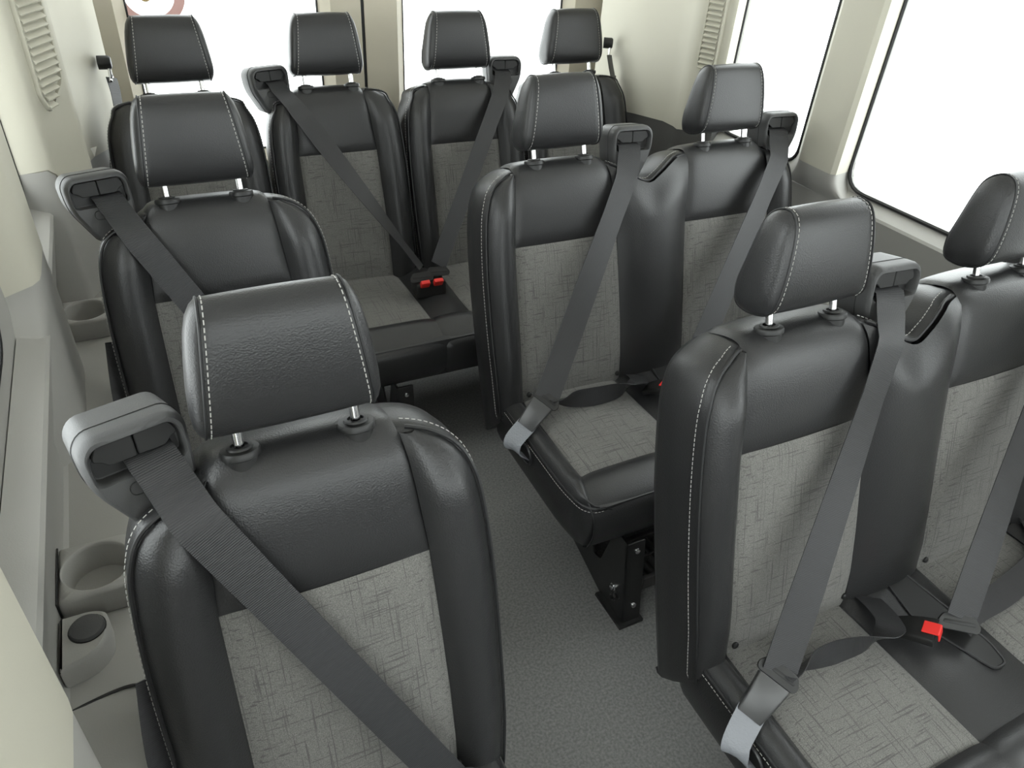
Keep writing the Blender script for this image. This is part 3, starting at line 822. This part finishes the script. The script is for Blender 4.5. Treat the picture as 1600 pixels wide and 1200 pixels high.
def buckle_set(belt, P, axis, side, lining=None, red=False, tongue=True, body=True):
    """tongue plate and buckle body; axis points from buckle to tongue, side = across"""
    P = Vector(P); a = Vector(axis).normalized(); s = Vector(side); s = (s-a*s.dot(a)).normalized(); u = a.cross(s)
    if u.z < 0: u = -u
    def pl(mb, o, pts, t0, t1, r=.004):
        Q = round_poly(pts, r, 3)
        mb.loft([[o+s*p.x+a*p.y+u*t0 for p in Q], [o+s*p.x+a*p.y+u*(t0+t1)/2*1.0 for p in inset(Q, -.0008)], [o+s*p.x+a*p.y+u*t1 for p in Q]])
    if tongue:
        t = MB(); pl(t, P, [(-.036, -.004), (.036, -.004), (.040, .008), (.028, .026), (-.028, .026), (-.040, .008)], -.003, .004, .006)
        tg = t.build('latch_plate', BLACK, belt, sharp=35)
        t2 = MB(); pl(t2, P, [(-.030, .008), (.030, .008), (.028, .014), (-.028, .014)], .0035, .0048, .003); t2.build('plate_slot', SLOTP, tg)
    if not body: return None
    b = MB()
    L = .075
    rings = []
    for k in range(9):
        t = k/8; ctr = P - a*(.006+L*t) + u*(-.010*t*t*1.5)
        w = lerp(.0305, .024, t); h = lerp(.0095, .0085, t)
        Q = round_poly([(-w, -h), (w, -h), (w, h), (-w, h)], .005, 3)
        rings.append([ctr+s*p.x+u*p.y for p in Q])
    b.loft(rings)
    bo = b.build('buckle', BUCK if not red else BLACK, belt, sharp=35)
    if red:
        r = MB(); r.obox(P-a*.014+u*.0105, s*.014, a*.015, u*.002); r.obox(P+a*.0005+u*.002, s*.014, a*.0016, u*.009); bevel(r.build('release_button', RED, bo, smooth=False), .002)
    if lining:
        pts = catmull([P-a*(L-.005)-u*.012] + [Vector(q) for q in lining], 5)
        strap(pts, [s]*len(pts), belt, lambda t: .026*(1-.25*t), 'sleeve', LINING, 'pale crumpled fabric sleeve')
    return bo

# ---- single seats on the left -------------------------------------
def single_seat(name, label, loc, gx=-.190):
    t = thing(name, label, 'seat', loc, 'single seats along the left wall')
    make_back(t, [0], .232, insl=.142, insr=.142, low=(-1,))
    add_headrest(t, 0, .002, -.006)
    g, Mx = add_guide(t, gx, -1)
    bl, e = shoulder_belt(t, Mx, -1, .120, .585, .085)
    make_cushion(t, [0], .225)
    add_pedestal(t, .06); add_pedestal(t, -.16)
    buckle_set(bl, e+Vector((.010, -.015, -.012)), (-.55, .5, .60), (.55, .35, .1))
    # webbing from the floor reel up the outer side
    pts = catmull([(-.256, -.215, .12), (-.256, -.165, .45), (-.252, -.125, .62), (-.238, -.085, .74)], 8)
    strap(pts, [Vector((.9, .4, 0))]*len(pts), bl, .017, 'lower_webbing', WEB)
    return t
single_seat('single_seat', 'single black seat nearest the camera on the left, grey cloth insert crossed by a belt', (.107, .756, 0))
single_seat('single_seat', 'second single black seat on the left, half hidden behind the nearest headrest', (.104, 1.612, 0), -.200)

# ---- double seats on the right ------------------------------------
D2 = .534
def double_seat(name, label, loc):
    t = thing(name, label, 'seat', loc, 'double seats on the right of the aisle')
    xs = [0, D2]
    make_back(t, xs, .238, insl=.157, insr=.150, low=(1,))
    for x in xs: add_headrest(t, x, .002)
    make_cushion(t, xs, .228)
    # first belt buckled on the aisle side, lap part twisted over the cushion
    g, Mx = add_guide(t, .228, 1)
    P = Vector((-.160, -.310, .482))
    def inv(Q): v = Q-Vector((0, 0, 1)); return Vector((v.x, -(v.y*SA+v.z*CA), -v.y*CA+v.z*SA))
    ax = Vector((.62, .22, .42)); sd = Vector((.50, -.62, -.18))
    e = inv(P+ax.normalized()*.012)
    bl, _ = shoulder_belt(t, Mx, 1, e.x, e.y, e.z, twist=.45, half=.032)
    buckle_set(bl, P, ax, sd, lining=[(-.262, -.350, .418), (-.268, -.362, .398), (-.250, -.365, .380), (-.228, -.366, .362)])
    op = MB(); oc = [Vector((-.2335, -.366+.030*math.cos(6.28319*k/24), .374+.026*math.sin(6.28319*k/24))) for k in range(24)]
    op.loft([oc, [p+Vector((.004, 0, 0)) for p in oc]]); opo = op.build('belt_opening', BLACK, t, smooth=False)
    rm = MB(); rm.tube(oc, .0032, 6, closed=True); rm.build('opening_rim', LEA, opo)
    lap = catmull([P+ax.normalized()*.014, (-.105, -.30, .468), (-.05, -.298, .455), (.02, -.305, .452), (.085, -.322, .470), (.125, -.315, .474), (.160, -.285, .452), (.19, -.235, .425), (.20, -.20, .410)], 6)
    m = len(lap)-1
    wd = []
    for k in range(m+1):
        u = k/m; wd.append(lerp(sd, Vector((.05, .35, .9)), min(1, u/.35)) if u < .35 else lerp(Vector((.05, .35, .9)), Vector((.35, -.85, .25)), min(1, (u-.35)/.3)))
    strap(lap, wd, bl, lambda q: .026, 'lap_webbing')
    # second belt, buckled beside the middle divider
    g2, Mx2 = add_guide(t, D2+.220, 1)
    P2 = Vector((D2-.283, -.360, .470)); ax2 = Vector((.10, .55, .80)); sd2 = Vector((.75, -.55, .0))
    P2 = Vector((D2-.292, -.372, .462))
    e2 = inv(P2+Vector((.022, .012, .02)))
    bl2, _ = shoulder_belt(t, Mx2, 1, e2.x, e2.y, e2.z, twist=.45, half=.032)
    buckle_set(bl2, P2+Vector((.012, .004, .006)), (.35, .45, .45), sd2, body=False)
    b3 = buckle_set(bl2, P2+Vector((-.033, .010, .006)), (.30, -.62, .25), (.62, .25, .1), red=True, tongue=False)
    lap2 = catmull([P2+Vector((.03, .01, .0)), (D2-.20, -.345, .447), (D2-.06, -.335, .437), (D2+.10, -.30, .434), (D2+.20, -.20, .42)], 6)
    strap(lap2, [Vector((.1, .9, .25))]*len(lap2), bl2, .026, 'lap_webbing')
    pk = MB(); pp_ = round_poly([(.262, -.20), (.236, -.30), (.285, -.445), (.318, -.445), (.330, -.40), (.315, -.20)], .012, 4)
    pk.loft([[(p.x, p.y, .416) for p in pp_], [(p.x, p.y, .4245) for p in pp_]]); 
    pk.build('buckle_pocket', BLACK, t)
    rim = MB(); rim.tube([(p.x, p.y, .424) for p in pp_], .003, 6, closed=True); rim.build('pocket_rim', LEA, t)
    add_pedestal(t, -.085); add_pedestal(t, D2+.03)
    return t
double_seat('double_seat', 'double black seat nearest the camera at lower right, belts hanging over its cushion', (.961, .747, 0))
double_seat('double_seat', 'second double black seat on the right, behind the nearest double seat', (.961, 1.608, 0))

# ---- rear bench ----------------------------------------------------
RX = [0, .449, .892, 1.339]
bench = thing('rear_bench', 'four-place black bench seat across the rear in front of the back doors', 'seat', (.134, 2.435, 0))
for i, x in enumerate(RX):
    make_back(bench, [x], .211, insl=.133, insr=.120, low=((-1,) if i == 1 else (1,) if i == 2 else ()))
    add_headrest(bench, x, .006)
make_cushion(bench, RX, .205, yf=-.655)
for k in (-.12, .43, .95, 1.40): add_pedestal(bench, k)
g, Mx = add_guide(bench, RX[1]-.182, -1)
def inv_(Q): v = Q-Vector((0, 0, 1)); return Vector((v.x, -(v.y*SA+v.z*CA), -v.y*CA+v.z*SA))
BK = Vector((.583-.134+.178, -.395, .478))
e = inv_(BK+Vector((-.010, .03, .03)))
bl, _ = shoulder_belt(bench, Mx, -1, e.x, e.y, e.z, twist=-1.05)
buckle_set(bl, BK+Vector((-.018, 0, 0)), (0, .55, .8), (1, -.1, 0), body=False)
g, Mx = add_guide(bench, RX[2]+.182, 1)
e = inv_(BK+Vector((.050, .03, .03)))
bl2, _ = shoulder_belt(bench, Mx, 1, e.x, e.y, e.z)
buckle_set(bl2, BK+Vector((.046, .02, .0)), (.1, .55, .8), (1, -.2, 0), body=False)
for dx, b in ((-.014, bl), (.032, bl2)):
    r = MB(); r.obox(BK+Vector((dx, -.012, -.012)), (.016, 0, 0), (0, -.010, .016), (0, .006, .004)); bevel(r.build('release_button', RED, b, smooth=False), .003)
bx = MB(); bx.obox(BK+Vector((.01, .015, -.035)), (.052, 0, 0), (0, .03, 0), (0, 0, .028)); bevel(bx.build('buckle_housing', BLACK, bench, smooth=False), .008)

# ---- belts of the outer rear seats, hung from the quarter panels ---
def pillar_belt(name, label, anchor, pts, wid, knob_axis):
    t = thing(name, label, 'seat belt', anchor)
    a = Vector(anchor); rel = [Vector(p)-a for p in pts]
    k = MB(); k.lathe((0, 0, 0), [(.019, -.02), (.019, .010), (.015, .015), (.001, .016)], knob_axis, 18); k.build('anchor_cover', SLOTP, t)
    l = MB(); kx = Vector(knob_axis).normalized(); side = kx.cross(Vector((0, 0, 1))).normalized(); c = kx*.006
    l.tube([c+side*.006, c+side*.016-Vector((0, 0, .035)), c+side*.026-Vector((0, 0, .045)), c-side*.026-Vector((0, 0, .045)), c-side*.016-Vector((0, 0, .035)), c-side*.006], .004, 6); l.build('belt_loop', CHROME, t)
    P = catmull(rel, 8); strap(P, [Vector(wid)]*len(P), t, .024)
    g_ = MB(); g_.obox(rel[2], Vector(wid).normalized()*.028, (0, .004, .0), (0, 0, .014)); bevel(g_.build('latch_plate', BLACK, t, smooth=False), .004)
    return t
pillar_belt('pillar_belt', 'dark seat belt hung on the left rear pillar beside the leftmost rear headrest', (-.034, 2.545, 1.070),
            [(-.028, 2.538, 1.030), (-.026, 2.52, .985), (-.034, 2.51, .92), (-.065, 2.50, .84), (-.09, 2.48, .70), (-.09, 2.45, .45)], (.5, .85, 0), (1, -.1, 0))
pillar_belt('pillar_belt', 'dark seat belt hung on the right rear pillar behind the rightmost rear headrest', (1.690, 2.545, 1.072),
            [(1.682, 2.520, 1.035), (1.686, 2.505, .998), (1.694, 2.49, .95), (1.700, 2.475, .86), (1.705, 2.45, .70), (1.705, 2.42, .45)], (.75, .6, 0), (.85, -.5, 0))

# ---- heater grille on the floor under the double seat --------------
hg = thing('heater_grille', 'small dark slotted floor grille under the second double seat', 'grille', (1.07, 1.06, 0))
b_ = MB()
b_.box((-.10, -.075, 0), (-.085, .075, .045)); b_.box((.085, -.075, 0), (.10, .075, .045)); b_.box((-.085, -.075, 0), (.085, -.06, .045)); b_.box((-.085, .06, 0), (.085, .075, .045)); b_.box((-.085, -.06, 0), (.085, .06, .012))
bevel(b_.build('frame', DARKT, hg, smooth=False), .004)
for k in range(6):
    s_ = MB(); x = -.070+.028*k; s_.box((x-.003, -.06, .012), (x+.003, .06, .040)); s_.build('slat', DARKT, hg, smooth=False)
s_ = MB(); s_.box((-.085, -.003, .012), (.085, .003, .042)); s_.build('slat', DARKT, hg, smooth=False)

for o in list(HP.values())+list(GP.values()): bpy.data.objects.remove(o, do_unlink=True)
